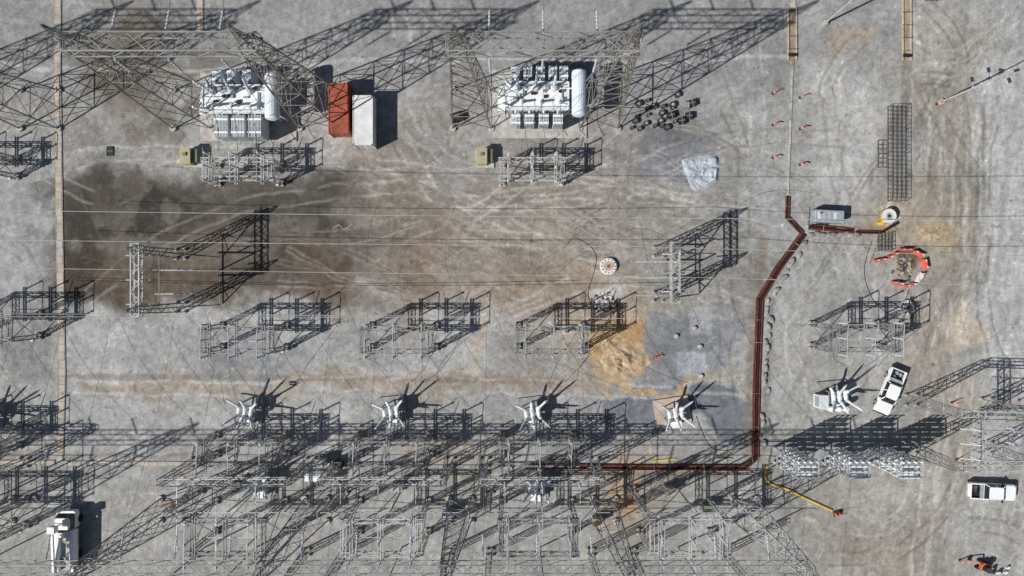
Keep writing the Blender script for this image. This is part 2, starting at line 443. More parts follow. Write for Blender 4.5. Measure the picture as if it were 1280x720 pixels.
def pipe_run(pts,w=1.0,name='conduit_pipe_run',main='red_pipe'):
    mb=MB()
    for k,(a,b_) in enumerate(zip(pts[:-1],pts[1:])):
        d=(b_-a).normalized();u=Vector((-d.y,d.x,0));ang=math.atan2(d.y,d.x);c=(a+b_)/2
        mb.box((c.x,c.y,0.02+0.004*k),((b_-a).length+w*0.5,w*0.92,0.03),'black',ang)
        for s_,mm_ in ((-0.47,'rust'),(0.47,'red_pipe')):
            mb.bar(a+u*s_*w+Z*0.16,b_+u*s_*w+Z*0.16,0.07,mm_,0.3)
        for s_ in (-0.22,):
            mb.cyl(a+u*s_*w+Z*0.17,b_+u*s_*w+Z*0.17,0.075,main,6)
        mb.cyl(a+u*0.22*w+Z*0.16,b_+u*0.22*w+Z*0.16,0.06,'black',6)
        n=int((b_-a).length/4)
        for i in range(n):
            p=a+d*(i+0.5+random.uniform(-.2,.2))*4;mb.bar(p-u*0.55*w+Z*0.33,p+u*0.55*w+Z*0.33,0.08,random.choice(['wood','steel_old']),0.05)
    return mb.build(name)
pipe_run([G(984,246),G(983,272),G(1002,292)],0.4,main='black')
pipe_run([G(1004,292),G(972,335),G(949,374),G(945,470),G(943,572),G(930,583)],0.8)
pipe_run([G(930,584),G(800,584),G(665,582)],0.6)
pipe_run([G(1012,284),G(1066,289)],0.6);pipe_run([G(1070,290),G(1100,291),G(1122,278)],0.35,main='black')
mb=MB()
pp=[G(1008,300),G(985,335),G(962,372),G(958,430),G(957,500),G(952,560)]
def bag(c,ang,k_,m):
    cs,sn=math.cos(ang),math.sin(ang);rs=[]
    for z,k in ((0,0.85),(0.1,1),(0.24,0.85),(0.3,0.4)):
        k*=k_
        rs.append([Vector((c.x+(0.42*k*math.cos(t))*cs-(0.24*k*math.sin(t))*sn,c.y+0.42*k*math.cos(t)*sn+0.24*k*math.sin(t)*cs,z*k_)) for t in [j*math.pi/4 for j in range(8)]])
    mb.rings(rs,m)
for a,b_ in zip(pp[:-1],pp[1:]):
    n=int((b_-a).length/0.8)
    for i in range(n):
        c=a.lerp(b_,(i+0.5)/n)+Vector((random.uniform(-.35,.35),random.uniform(-.2,.2),0));ang=math.atan2((b_-a).y,(b_-a).x)+random.uniform(-.5,.5)
        if random.random()<0.15: continue
        bag(c,ang,random.uniform(.9,1.35),random.choice(['sandbag','concrete_grey','concrete_grey']))
for i in range(9): bag(G(1014+i*7,293+random.uniform(-1,1)),random.uniform(-.4,.4),1.2,'sandbag')
mb.build('sandbag_row')

# ---------------------------------------------------------------- big gantries (top row)
def big_gantry(cx,cy,h=25,span=15.8,wb=4.8,name='steel_gantry'):
    o=G(cx,cy);mb=MB(o);m='steel_brown'
    for s_ in (-1,1):
        mb.tower(s_*span/2,0,h,wb,1.3,7,0.20,0.10,m)
        mb.tower(s_*span/2,0,h+4.0,0.8,0.12,3,0.09,0.05,m,z0=h,foot=False)
    mb.beam((-span/2-1,0,h-0.9),(span/2+1,0,h-0.9),1.7,1.7,9,0.18,0.10,'steel')
    for x in (-5,0,5):
        mb.ins((x,-1.0,h-2),(x,-1.3,h-5),0.14);mb.ins((x,1.2,h-1.4),(x,3.6,h-2.2),0.13)
        mb.wire((x,-1.3,h-5),(x*0.6,-2.5,6.5),0.6,0.03,bulge=(0.4,0,0))
        mb.wire((x,3.6,h-2.2),(x,40,h-4),1.5,0.03)
        mb.bar((x,0,h),(x,0,h+1.3),0.06)
    return mb.build(name)
for cx in (-29,320,669): big_gantry(cx,137)

# ---------------------------------------------------------------- transformers
def transformer(cx,cy,big=False,rot=0.0):
    mb=MB(G(cx,cy),rot)
    mb.box((0.3,0,0.06),(12,8.6,0.24),'concrete')
    mb.rings([mb.rrect(0,0,7.4,3.2,0.25,0.3),mb.rrect(0,0,7.4,3.2,0.25,3.8)],'paint_grey')
    mb.rings([mb.rrect(0,0,7.7,3.5,0.25,3.8),mb.rrect(0,0,7.7,3.5,0.25,3.95)],'paint_grey')
    mb.rings([mb.rrect(-0.2,0,6.6,2.4,0.4,3.95),mb.rrect(-0.2,0,6.2,2.0,0.4,4.3)],'white')
    for x in range(-3,4): 
        for y in (-1.65,1.65): mb.box((x,y,2.1),(0.14,0.18,3.2),'paint_grey')
    def bank(x,y,w,d,h,m):
        n=int(w/0.17)
        for i in range(n): mb.box((x-w/2+(i+0.5)*w/n,y,0.9+h/2),(0.07,d,h),m)
        for z in (1.1,0.7+h): mb.cyl((x-w/2,y,z),(x+w/2,y,z),0.1,'white',6)
        for yy in (-d*0.3,d*0.3): mb.box((x,y+yy,0.92+h),(w,0.22,0.1),'white')
        mb.cyl((x,y-d/2*(1 if y>0 else -1),0.6+h),(x,1.6*(1 if y>0 else -1),0.6+h),0.12,'white',6)
    for x in ((-2.6,-1.1,0.4,1.9,3.2) if not big else (-2.2,-0.4,1.4)): bank(x,2.85,1.05,1.5,2.9,'paint_blue')
    if big:
        for x in (-1.6,0.4,2.4): bank(x,-3.2,1.6,2.6,3.0,'paint_grey')
    else:
        for x in (-2.6,-0.9,0.8,2.5): bank(x,-2.8,1.2,1.4,2.9,'paint_blue')
    mb.lathe((4.9,-2.8,5.0),(4.9,2.8,5.0),[(0,0.35),(0.03,0.75),(0.06,0.85),(0.5,0.85),(0.94,0.85),(0.97,0.75),(1,0.35)],'paint_blue',18)
    for y in (-1.9,0,1.9):
        mb.lathe((4.9,y-0.05,5.0),(4.9,y+0.05,5.0),[(0,0.89),(1,0.89)],'paint_grey',18)
    for y in (-1.8,1.8):
        mb.bar((4.5,y,0.2),(4.6,y,4.3),0.16,'paint_grey');mb.bar((5.3,y,0.2),(5.2,y,4.3),0.16,'paint_grey')
        mb.bar((3.7,y,2.5),(5.2,y,2.5),0.14,'paint_grey')
    mb.cyl((4.9,0.8,4.2),(3.0,0.8,4.25),0.09,'white',6)
    for x in (-2.4,-0.2,2.0):
        mb.lathe((x,0.6,3.95),(x,0.9,4.9),[(0,0.42),(0.8,0.42),(1,0.3)],'paint_grey',10)
        mb.ins((x,0.9,4.9),(x+0.1,1.6,6.8),0.19,'porcelain',8);mb.cyl((x+0.1,1.6,6.8),(x+0.1,1.7,7.2),0.06,'alu',6)
        mb.lathe((x+0.6,-0.8,3.95),(x+0.6,-0.9,4.6),[(0,0.3),(1,0.25)],'white',10)
        mb.ins((x+0.6,-0.9,4.6),(x+0.6,-1.4,6.0),0.17,'porcelain',6)
        mb.wire((x+0.6,-1.4,6.0),(x+1.2,-6.5,5.6),0.8,0.04)
    for i in range(14):
        mb.box((random.uniform(-3,3),random.uniform(-1.2,1.2),4.4),(random.uniform(.2,.6),random.uniform(.2,.4),0.35),random.choice(['paint_grey','fin_grey','fin_grey','black']))
    mb.cyl((-3.4,-1.1,4.15),(3.4,-1.1,4.15),0.09,'white',6);mb.cyl((-3.4,1.2,4.2),(3.4,1.2,4.2),0.07,'fin_grey',6)
    mb.box((-4.3,-0.6,1.5),(0.9,1.8,2.2),'white');mb.box((-4.3,1.1,1.3),(0.7,1.1,1.8),'paint_grey')
    mb.box((-4.78,-0.6,1.5),(0.02,1.5,1.8),'fin_grey')
    for s_ in (-1,1):
        mb.ins((-3.2,s_*1.2,4.0),(-4.0,s_*1.5,6.2),0.2,'white',6)
    for y in (-1.75,):
        mb.bar((-3.7,y,4.9),(3.7,y,4.9),0.05,'white')
        for x in (-3.7,-1.8,0,1.8,3.7): mb.bar((x,y,3.9),(x,y,4.9),0.05,'white')
    return mb.build('power_transformer')
transformer(308,134,True);transformer(670,130)

# ---------------------------------------------------------------- disconnect structures
def disconnect(cx,cy,L=9.0,W=2.6,h=4.6,tall=2.0,ph=3,m='steel',rot=0.0,n=9,name='disconnect_switch_structure',horn=True):
    mb=MB(G(cx,cy),rot)
    for x in (-L/2+0.4,L/2-0.4):
        for y in (-W/2,W/2): mb.tower(x,y,h,0.5,0.42,5,0.11,0.06,m,xb=False)
        mb.beam((x,-W/2,h-0.25),(x,W/2,h-0.25),0.45,0.45,3,0.10,0.055,m)
        mb.bar((x,-W/2,0.4),(x,W/2,h-0.6),0.07,m);mb.bar((x,W/2,0.4),(x,-W/2,h-0.6),0.07,m)
    for y in (-W/2,W/2): mb.beam((-L/2,y,h-0.25),(L/2,y,h-0.25),0.5,0.45,n,0.13,0.075,m)
    for i in range(ph):
        x=(-L/2+1.2)+(L-2.4)*i/(ph-1)
        for dx in (-0.14,0.14): mb.bar((x+dx,-W/2-0.8,h+0.1),(x+dx,W/2+0.8,h+0.1),0.08,m,0.16)
        for k,y in enumerate((-W/2-0.5,0.1,W/2+0.5)):
            mb.ins((x,y,h+0.2),(x,y,h+0.2+tall),0.12,'porcelain',6);mb.box((x,y,h+0.28+tall),(0.22,0.22,0.12),'alu')
        mb.cyl((x,-W/2-0.8,h+tall+0.42),(x,0.1,h+tall+0.42),0.045,'alu',6)
        mb.cyl((x,0.1,h+tall+0.42),(x+0.1,W/2+0.4,h+tall+(1.0 if i==1 else 0.42)),0.045,'alu',6)
        if horn:
            mb.bar((x,W/2+0.5,h+tall+0.3),(x+0.1,W/2+0.9,h+tall+0.9),0.04,'alu')
    mb.bar((-L/2+1,-0.2,h-0.8),(L/2-1,-0.2,h-0.8),0.06,'alu')
    mb.bar((L/2-0.4,-W/2-0.3,0.3),(L/2-0.4,-W/2-0.3,h-0.4),0.07,'alu');mb.box((L/2-0.4,-W/2-0.4,1.2),(0.3,0.25,0.45),'paint_grey')
    return mb.build(name)
for (x,y) in [(313,424),(500,424),(683,424),(1050,422),(5,410)]:
    disconnect(x+4,y-3,8.8,2.7,5.6,2.0,m='steel')
disconnect(312,218,8.6,2.2,4.2,1.7,m='steel_lt');disconnect(664,218,8.0,2.2,4.2,1.7,m='steel_lt');disconnect(-20,210,9,2.2,4.2,1.7)
# ---------------------------------------------------------------- line termination stands
def line_stand(cx,y0,y1,h,ext,arms):
    ym=(y0+y1)/2;mb=MB(G(cx,ym));L=(y1-y0)/10;m='steel_brown'
    for s_ in (-1,1):
        mb.tower(0,s_*L/2*0.9,h,1.1,0.7,7,0.14,0.075,m,xb=False)
        mb.tower(0,s_*L/2*0.9,h+1.8,0.6,0.1,3,0.08,0.05,m,z0=h,foot=False,xb=False)
        mb.bar((0,s_*L/2*0.9,h*0.9),(5.0,s_*L/2*0.8,0.3),0.11,m);mb.bar((0,s_*L/2*0.9,h*0.5),(2.4,s_*L/2*0.85,h*0.43),0.08,m)
        mb.bar((0,s_*L/2*0.9,h*0.5),(4.0,s_*L/2*0.8,2.0),0.08,m)
    mb.bar((5.0,-L/2*.8,.3),(5.0,L/2*.8,.3),.1,m)
    mb.beam((0,-L/2-0.3,h-0.4),(0,L/2+0.3,h-0.4),0.9,0.8,9,0.18,0.10,'steel_lt')
    for y in (-L/2+1,0,L/2-1):
        mb.ins((0.4,y,h-0.4),(0.4+ext*1.6,y,h-0.8),0.12);mb.ins((-0.4,y,h-0.4),(-0.4-ext*1.6,y,h-0.8),0.12)
    mb.bar((0,-L/2*0.9,h*0.5),(0,L/2*0.9,h*0.5),0.1,m)
    for (x0,x1,y,z) in arms:
        mb.bar((x0,y,z),(x1,y,z),0.16,'steel_lt',0.2);mb.ins((x1,y,z),(x1,y,z+1.6),0.12);mb.bar((x1,y,0),(x1,y,z),0.14,m)
        mb.ins(((x0+x1)/2,y,z),((x0+x1)/2,y,z+1.6),0.12);mb.cyl((x0,y,z+1.65),(x1,y,z+1.65),0.05,'alu',6)
    return mb.build('line_termination_gantry')
line_stand(226,314,388,11,0.6,((0,4.6,1.2,5),(0,4.6,-1.6,5)))
line_stand(822,312,374,10,0.6,((-3.6,1,1.4,5),(-3.6,1,-2.6,5),(-3.6,1,-0.5,5)))

# ---------------------------------------------------------------- breakers
def breaker(cx,cy,rot=0.0,pad='concrete_grey',s=1.0,pw=3.2):
    mb=MB(G(cx,cy),rot)
    mb.box((0,0,0.1),(pw,3.4,0.3),pad)
    for x in (-1.1,1.1):
        for y in (-0.7,0.7): mb.bar((x,y,0.2),(x,y,1.7),0.12)
        mb.bar((x,-0.7,1.7),(x,0.7,1.7),0.12)
    for y in (-0.7,0.7): mb.bar((-1.2,y,1.75),(1.2,y,1.75),0.12)
    mb.box((0,-1.35,1.0),(1.1,0.7,1.5),'white');mb.box((0,-1.35,1.79),(1.2,0.8,0.08),'white')
    for i in (-1,0,1):
        x=i*0.75
        mb.lathe((x,-0.8,2.1),(x,0.8,2.1),[(0,0.18),(0.05,0.28),(0.95,0.28),(1,0.18)],'paint_grey',12)
        for s_ in (-1,1):
            p=Vector((x,s_*0.5,2.25));d=Vector((i*0.55,s_*0.55,0.9)).normalized()
            mb.lathe(p,p+d*0.5,[(0,0.2),(0.8,0.2),(1,0.15)],'paint_grey',10)
            mb.ins(p+d*0.5,p+d*2.2*s,0.16,random.choice(['porcelain','paint_blue','white']),7)
            mb.cyl(p+d*2.2*s,p+d*2.5*s,0.06,'alu',6)
    return mb.build('circuit_breaker')
for x,y in ((314,511),(492,512),(665,513),(-10,520)): breaker(x,y,random.uniform(-.3,.3))
breaker(840,514,0.15,'concrete_tan',1.0,4.4)
breaker(1040,493,0.1,'concrete_grey',1.0,3.6)
mb=MB(G(1022,500));mb.box((0,0,0.9),(1.0,1.6,1.8),'white');mb.box((0,0,1.84),(1.1,1.7,0.08),'paint_grey');mb.box((-0.51,0,1),(0.02,1.3,1.3),'fin_grey');mb.build('control_cabinet')
mb=MB(G(1040,508))
for i in range(3):
    mb.lathe((-0.9+i*0.9,0,0.2),(-0.9+i*0.9,0,2.4),[(0,0.36),(0.85,0.36),(0.95,0.28),(1,0.1)],'white',12)
mb.box((0,0,0.12),(3.2,1.4,0.2),'concrete_grey');mb.build('voltage_transformer_set')
mb=MB()
for bx,by,dx,dy in ((314,511,313,424),(492,512,500,424),(665,513,683,424),(840,514,700,424),(1040,493,1050,422)):
    for i in (-1,0,1):
        if bx==840 and i!=-1: continue
        a=G(bx+i*18,by-15,4.2);b_=G(dx+6+i*32,dy+16,7.6);mb.wire(a,b_,1.4,0.028,bulge=(random.uniform(-2.4,2.4),0,0))
        if bx<840:
            a=G(bx+i*18,by+15,4.2);b_=G(bx+i*30,by+40,7.0);mb.wire(a,b_,0.8,0.025,bulge=(random.uniform(-.8,.8),0,0))
mb.build('jumper_conductors')

# ---------------------------------------------------------------- bottom gantry line and bays
txs=[-150,30,215,395,575,755,930]
mb=MB()
for i,tx in enumerate(txs):
    o=G(tx,637);mb.tower(o.x,o.y,20,2.8,1.0,7,0.17,0.085,'steel_lt' if tx in (930,) else 'steel',xb=(i%2==0))
    mb.tower(o.x,o.y,23,0.8,0.12,3,0.08,0.05,'steel',z0=20,foot=False,xb=False)
for a,b_ in zip(txs[:-1],txs[1:]):
    p=G(a,637,19.2);q_=G(b_,637,19.2);mb.beam(p,q_,1.3,1.3,11,0.13,0.07)
    for k in (0.2,0.5,0.8):
        c=p.lerp(q_,k);mb.ins(c+Vector((0,.8,-.6)),c+Vector((0,3.0,-1.2)),0.12);mb.wire(c+Vector((0,3,-1.2)),c+Vector((0,24,-12)),1.2,0.02)
        mb.ins(c+Vector((0,-.8,-.6)),c+Vector((0,-3.0,-1.2)),0.12);mb.wire(c+Vector((0,-3,-1.2)),c+Vector((0,-40,-1.2)),1.5,0.02)
mb.build('bus_gantry')
mb=MB()
for tx in (-140,30,245,388,425,562,605,742):
    o=G(tx,578);mb.tower(o.x,o.y,9.5,1.0,0.6,7,0.12,0.065,'steel',xb=False)
for a,b_ in ((-140,30),(245,388),(425,562),(605,742)):
    mb.beam(G(a,578,9),G(b_,578,9),0.8,0.8,10,0.14,0.075,'steel_lt')
    for k in (0.2,0.5,0.8):
        c=G(a,578,9.5).lerp(G(b_,578,9.5),k);mb.ins(c,c+Z*1.8,0.13);mb.bar(c+Vector((0,0,1.8)),c+Vector((0,-7,1.8)),0.07,'alu')
mb.build('bus_support_gantry')
for i,bx in enumerate((315,494,672,845)):
    if i<3: disconnect(bx,556,9.6,2.4,5.2,2.1)
    disconnect(bx-2,645,9.4,3.8,8.0,2.2,n=8,m='steel_lt' if i%2 else 'steel')
disconnect(-20,545,9.6,2.4,5.0,2.0);disconnect(-10,640,9.6,3.2,7,2.2)
mb=MB()
for bx in (383,430,560,612,738,790,905):
    o=G(bx,690);mb.tower(o.x,o.y,8.5,0.7,0.5,7,0.1,0.055,xb=False)
for bx in (250,430,612,790):
    o=G(bx,612);mb.tower(o.x,o.y,8.5,0.7,0.5,7,0.1,0.055,xb=False)
mb.build('bus_support_columns')
mb=MB()
for y,z in ((612,9.2),(684,10.4)):
    for a,b_ in ((240,400),(425,580),(600,750),(775,920),(-100,30)):
        mb.cyl(G(a,y,z),G(b_,y,z),0.05,'alu',6)
        for k in (0.1,0.5,0.9):
            c=G(a,y,z).lerp(G(b_,y,z),k);mb.ins(c-Z*1.8,c,0.12,'porcelain',5)
            mb.bar(Vector((c.x,c.y,0)),c-Z*1.8,0.13,'steel')
mb.build('rigid_bus')
for x,y in ((330,600),(670,604)): breaker(x,y,random.uniform(-.2,.2),s=.8)
for x,y,m_ in ((300,603,'cab_green'),(405,575,'fin_grey'),(425,578,'black'),(560,640,'fin_grey'),(745,648,'cab_tan'),(882,632,'cab_green'),(500,606,'fin_grey'),(835,610,'concrete_tan')):
    mb=MB(G(x,y));mb.box((0,0,0.08),(1.5,1.3,0.16),'concrete_grey');mb.box((0,0,0.85),(1.1,0.8,1.5),m_);mb.box((0,0,1.64),(1.2,0.9,0.07),m_);mb.box((0,-0.41,0.85),(0.9,0.02,1.2),'fin_grey');mb.build('control_cabinet')

# ---------------------------------------------------------------- capacitor banks
def cap_bank(cx,cy):
    mb=MB(G(cx,cy),0.0)
    mb.box((0,0,0.08),(3.6,3.2,0.2),'concrete_grey')
    for x in (-1.2,1.2):
        for y in (-0.9,0.9):
            mb.ins((x,y,0.2),(x,y,1.5),0.2,'porcelain',5);mb.bar((x,y,1.5),(x,y,7.6),0.12,'alu')
    for k in range(5):
        z=1.7+k*1.3
        for y in (-0.9,0.9): mb.bar((-1.4,y,z),(1.4,y,z),0.12,'white')
        for x in (-1.3,1.3): mb.bar((x,-1.1,z),(x,1.1,z),0.10,'alu')
        for y in (-0.95,-0.32,0.32,0.95):
            mb.box((0,y,z+0.36),(2.3,0.24,0.5),'white' if k%2 else 'paint_grey')
            for x in (-1.0,-.35,.35,1.0): mb.cyl((x,y,z+0.61),(x,y,z+0.85),0.06,'porcelain',6)
    for i in range(4):
        x=-1.1+i*0.73;mb.ins((x,0.9,7.6),(x,0.9,8.5),0.11,'white',5)
    mb.bar((-1.3,0.9,8.55),(1.3,0.9,8.55),0.08,'alu')
    for y in (-0.9,0.9): mb.bar((-1.4,y,7.6),(1.4,y,7.6),0.10,'alu')
    for x in (-1.3,1.3): mb.bar((x,-0.9,7.6),(x,0.9,7.6),0.10,'alu')
    return mb.build('capacitor_bank')
for x,y in ((978,568),(1037,568),(1097,568)): cap_bank(x,y)
mb=MB()
for (x,y) in ((1138,500),(1138,560),(1232,505),(1232,560)):
    o=G(x,y);mb.tower(o.x,o.y,10,1.3,0.8,6,0.14,0.075,xb=False)
mb.beam(G(1138,500,10),G(1290,505,10),0.8,0.8,11,0.14,0.07,'steel_lt');mb.beam(G(1138,560,10),G(1290,560,10),0.8,0.8,11,0.14,0.07,'steel_lt')
mb.beam(G(1160,498,10),G(1160,562,10),0.8,0.8,5,0.14,0.07,'steel_lt')
for k,y in enumerate((514,530,546)):
    p=G(1146,y,10.6);mb.ins(p,p+Z*1.6,0.13);mb.cyl(p+Z*1.65,G(1300,y+4,12.4),0.075,'alu',6);mb.ins(p+Vector((4,0,0)),p+Vector((4,0,1.6)),0.13)
    mb.cyl(p+Vector((-2.2,0.2,1.65)),p+Z*1.65,0.06,'white',6)
mb.build('switch_gantry')
# ---------------------------------------------------------------- overhead conductors
mb=MB()
for (x0,y0,x1,y1,z) in ((-60,262,1300,276,15),(-60,299,800,308,12),(800,308,1300,320,12),(-60,334,845,346,10.5),(845,346,1300,358,11),(-60,396,800,398,9),(-60,392,640,396,9)):
    mb.wire(T(x0,y0,z),T(x1,y1,z),1.2,0.033,40,'steel_lt')
for i,x in enumerate((165,330,440,560)):
    mb.wire(T(x,300,11),T(x+20,398,9),1.0,0.02)
for (x0,y0,x1,y1,bl) in ((845,320,1000,262,3),(700,340,845,360,4),(1080,310,1160,420,3),(820,390,760,300,-3)):
    mb.wire(T(x0,y0,8),T(x1,y1,5),1.5,0.02,bulge=(0,bl,0))
mb.build('overhead_conductors')
mb=MB()
def loop(pts,r,m):
    P=[Vector(p) for p in pts];P=[P[0]]+P+[P[-1]];out=[]
    for i in range(1,len(P)-2):
        for k in range(8):
            t=k/8;p0,p1,p2,p3=P[i-1],P[i],P[i+1],P[i+2]
            out.append(0.5*((2*p1)+(p2-p0)*t+(2*p0-5*p1+4*p2-p3)*t*t+(3*p1-p0-3*p2+p3)*t**3))
    out.append(P[-1]);mb.tube(out,r,m,5)
loop([G(x,y,.05) for x,y in ((705,310),(720,298),(745,320),(735,370),(750,390))],0.025,'black')
loop([G(x,y,.05) for x,y in ((1090,300),(1080,340),(1095,380),(1130,400),(1150,385))],0.03,'black')
loop([G(x,y,.05) for x,y in ((870,520),(890,560),(930,560))],0.03,'black')
loop([G(x,y,.05) for x,y in ((416,286),(424,281),(430,286),(441,280))],0.05,'alu')
mb.build('ground_cable')
mb=MB()
loop([G(x,y,.14) for x,y in ((962,577),(956,592),(962,604),(985,612),(1005,622),(1040,638))],0.12,'yellow')
mb.build('yellow_hose')

# ---------------------------------------------------------------- containers
def container(px,py,m,rot=0.0):
    mb=MB(G(px,py),rot);W,Ln,Hh=2.44,6.06,2.6
    mb.box((0,0,Hh/2+0.1),(W-0.1,Ln-0.1,Hh-0.12),m)
    n=26
    for i in range(n):
        y=-Ln/2+0.2+(i+0.5)*(Ln-0.4)/n
        for s_ in (-1,1): mb.box((s_*(W/2-0.03),y,Hh/2+0.1),(0.05,0.11,Hh-0.4),m)
        mb.box((0,y,Hh+0.05),(W-0.3,0.10,0.05),m)
    for x in (-1,1):
        for y in (-1,1):
            mb.box((x*(W/2-0.06),y*(Ln/2-0.06),Hh/2+0.1),(0.16,0.16,Hh),m)
            for z in (0.12,Hh+0.06): mb.box((x*(W/2-0.08),y*(Ln/2-0.08),z),(0.2,0.2,0.14),'steel_old')
        mb.box((x*(W/2-0.05),0,Hh+0.06),(0.1,Ln-0.3,0.1),m)
    for y in (-1,1): mb.box((0,y*(Ln/2-0.05),Hh+0.06),(W-0.3,0.1,0.1),m)
    for x in (-0.8,-0.35,0.35,0.8): mb.cyl((x,-Ln/2-0.02,0.3),(x,-Ln/2-0.02,2.4),0.025,'steel',6)
    return mb.build('shipping_container')
container(429.5,142,'cont_red');container(459,156.5,'cont_white')
for x,y in ((242,198),(606,198)):
    mb=MB(G(x,y));mb.box((0,0,0.1),(2.3,2.4,0.24),'concrete')
    mb.box((-0.3,0.0,0.95),(1.2,1.9,1.6),'cab_tan',0,0.97);mb.box((0.7,0.1,0.75),(0.55,1.6,1.2),'cab_green')
    mb.box((-0.3,0,1.78),(1.3,2.0,0.06),'cab_tan');mb.box((-0.3,0.2,1.9),(0.4,0.4,0.18),'cab_green')
    for z in (0.5,0.8,1.1): mb.box((-0.91,0,z),(0.03,1.4,0.08),'cab_green')
    mb.build('transformer_kiosk')
# ---------------------------------------------------------------- pickup
def pickup(px,py,rot,bed='black'):
    mb=MB(G(px,py),rot)
    W=1.98;B='car_white'
    mb.rings([mb.rrect(0,0,5.7,W-.1,0.3,0.38),mb.rrect(0,0,5.8,W,0.32,0.55),mb.rrect(0,0,5.78,W,0.32,0.78)],B)
    mb.rings([mb.rrect(2.05,0,1.65,W,0.35,0.78),mb.rrect(2.02,0,1.6,W-.06,0.35,1.02),mb.rrect(1.95,0,1.45,W-.3,0.35,1.12)],B)
    mb.rings([mb.rrect(0.1,0,2.75,W,0.1,0.78),mb.rrect(0.1,0,2.7,W-.04,0.12,1.12)],B)
    mb.rings([mb.rrect(0.1,0,2.62,W-.12,0.15,1.12),mb.rrect(0.0,0,1.9,W-.42,0.2,1.68)],'glass')
    mb.rings([mb.rrect(-0.02,0,1.78,W-.46,0.2,1.68),mb.rrect(-0.02,0,1.66,W-.56,0.2,1.76)],B)
    for s_ in (-1,1):
        for x0,x1 in ((1.36,0.9),(0.05,0.02),(-1.15,-0.93)):
            mb.bar((x0,s_*(W/2-.07),1.12),(x1,s_*(W/2-.23),1.69),0.09,B)
        mb.box((-2.05,s_*(W/2-.08),0.98),(1.66,0.14,0.44),B)
        mb.box((1.05,s_*(W/2+.12),1.15),(0.16,0.24,0.2),'black')
        mb.box((2.86,s_*0.72,0.86),(0.08,0.34,0.16),'alu');mb.box((-2.88,s_*0.86,0.9),(0.06,0.14,0.34),'barrier_red')
        for x in (1.85,-1.85):
            mb.lathe((x,s_*(W/2-.26),0.4),(x,s_*(W/2+.01),0.4),[(0,0.36),(0.05,0.4),(0.95,0.4),(1,0.34)],'black',14)
            mb.lathe((x,s_*(W/2+.0),0.4),(x,s_*(W/2+.03),0.4),[(0,0.22),(1,0.2)],'alu',10)
    mb.box((-2.84,0,0.98),(0.1,W-.3,0.44),B);mb.box((-1.28,0,0.98),(0.08,W-.3,0.44),B)
    mb.box((-2.05,0,0.80),(1.5,W-.3,0.04),bed);mb.box((-1.5,0,1.12),(0.35,W-.3,0.2),'fin_grey')
    for i in range(3): mb.box((-2.2+random.uniform(-.3,.3),random.uniform(-.5,.5),0.90),(0.4,0.3,0.18),random.choice(['black','fin_grey','steel_old']),random.uniform(0,1))
    mb.box((2.94,0,0.55),(0.12,W-.2,0.24),'black');mb.box((-2.95,0,0.55),(0.12,W-.2,0.2),'alu');mb.box((2.905,0,0.82),(0.03,0.9,0.2),'black')
    return mb.build('pickup_truck')
pickup(1108,488,math.radians(-112),'black');pickup(1235,612,math.radians(-3),'black')
mb=MB(G(92,672),math.radians(90))
mb.rings([mb.rrect(2.7,0,2.2,2.3,0.3,0.7),mb.rrect(2.7,0,2.2,2.3,0.3,1.6)],'white')
mb.rings([mb.rrect(2.6,0,1.9,2.2,0.25,1.6),mb.rrect(2.45,0,1.5,1.9,0.25,2.3)],'glass');mb.rings([mb.rrect(2.45,0,1.45,1.9,0.25,2.3),mb.rrect(2.45,0,1.4,1.8,0.25,2.4)],'white')
mb.box((-1.0,0,0.85),(5.2,2.3,0.3),'steel_old')
for s_ in (-1,1):
    mb.box((-1.0,s_*0.93,1.5),(5.0,0.5,1.0),'white')
    for x in (2.6,-1.7,-2.8): mb.cyl((x,s_*0.85,0.5),(x,s_*1.17,0.5),0.5,'black',14)
mb.box((-1.0,0,1.2),(5.0,1.36,0.4),'fin_grey');mb.box((0.9,0,1.7),(0.8,1.5,1.0),'paint_grey')
mb.cyl((0.9,0,2.2),(0.9,0,2.9),0.35,'white',12);mb.bar((0.9,0,2.9),(-3.2,0.2,3.4),0.34,'white');mb.bar((-3.2,0.2,3.6),(1.6,0.3,3.75),0.26,'white')
mb.rings([mb.rrect(2.2,0.3,0.8,0.8,0.1,3.2),mb.rrect(2.2,0.3,0.85,0.85,0.1,4.1)],'white')
for i in range(5): mb.box((random.uniform(-3,0.2),random.uniform(-.4,.4),1.55),(0.5,0.4,0.3),random.choice(['black','wood','fin_grey','steel_old']),random.random())
mb.build('bucket_truck')
mb=MB(G(1029,272),math.radians(-3))
mb.rings([mb.rrect(0,0,3.6,1.5,0.12,0.5),mb.rrect(0,0,3.6,1.5,0.12,1.8),mb.rrect(0,0,3.4,1.3,0.12,1.88)],'fin_grey')
for x in (-0.6,0.2): 
    for s_ in (-1,1): mb.cyl((x,s_*0.76,0.32),(x,s_*0.95,0.32),0.32,'black',12)
for i in range(5): mb.box((-1.3+i*0.65,0,1.9),(0.35,1.0,0.04),random.choice(['fin_grey','paint_grey','alu']))
mb.bar((1.8,0,0.5),(2.9,0,0.45),0.1,'steel_old');mb.cyl((-1.2,0.3,1.9),(-1.2,0.3,2.2),0.08,'black',8);mb.bar((-1.9,-1.1,0.1),(-1.9,1.1,0.1),0.12,'steel')
mb.build('generator_trailer')
mb=MB(G(1106,271),0.4)
for z in (0.1,0.95): mb.lathe((0,0,z),(0,0,z+0.12),[(0,0.9),(1,0.9)],'wood' if z<0.5 else 'cont_white',24)
mb.cyl((0,0,0.2),(0,0,0.98),0.7,'yellow',20);mb.cyl((0,0,1.07),(0,0,1.12),0.2,'black',12);mb.cyl((0,0,1.07),(0,0,1.09),0.45,'concrete',16)
mb.box((-0.9,-0.4,0.5),(0.7,0.5,0.9),'yellow',0.3);mb.box((0.9,0.5,0.3),(0.4,0.5,0.5),'yellow',0.3)
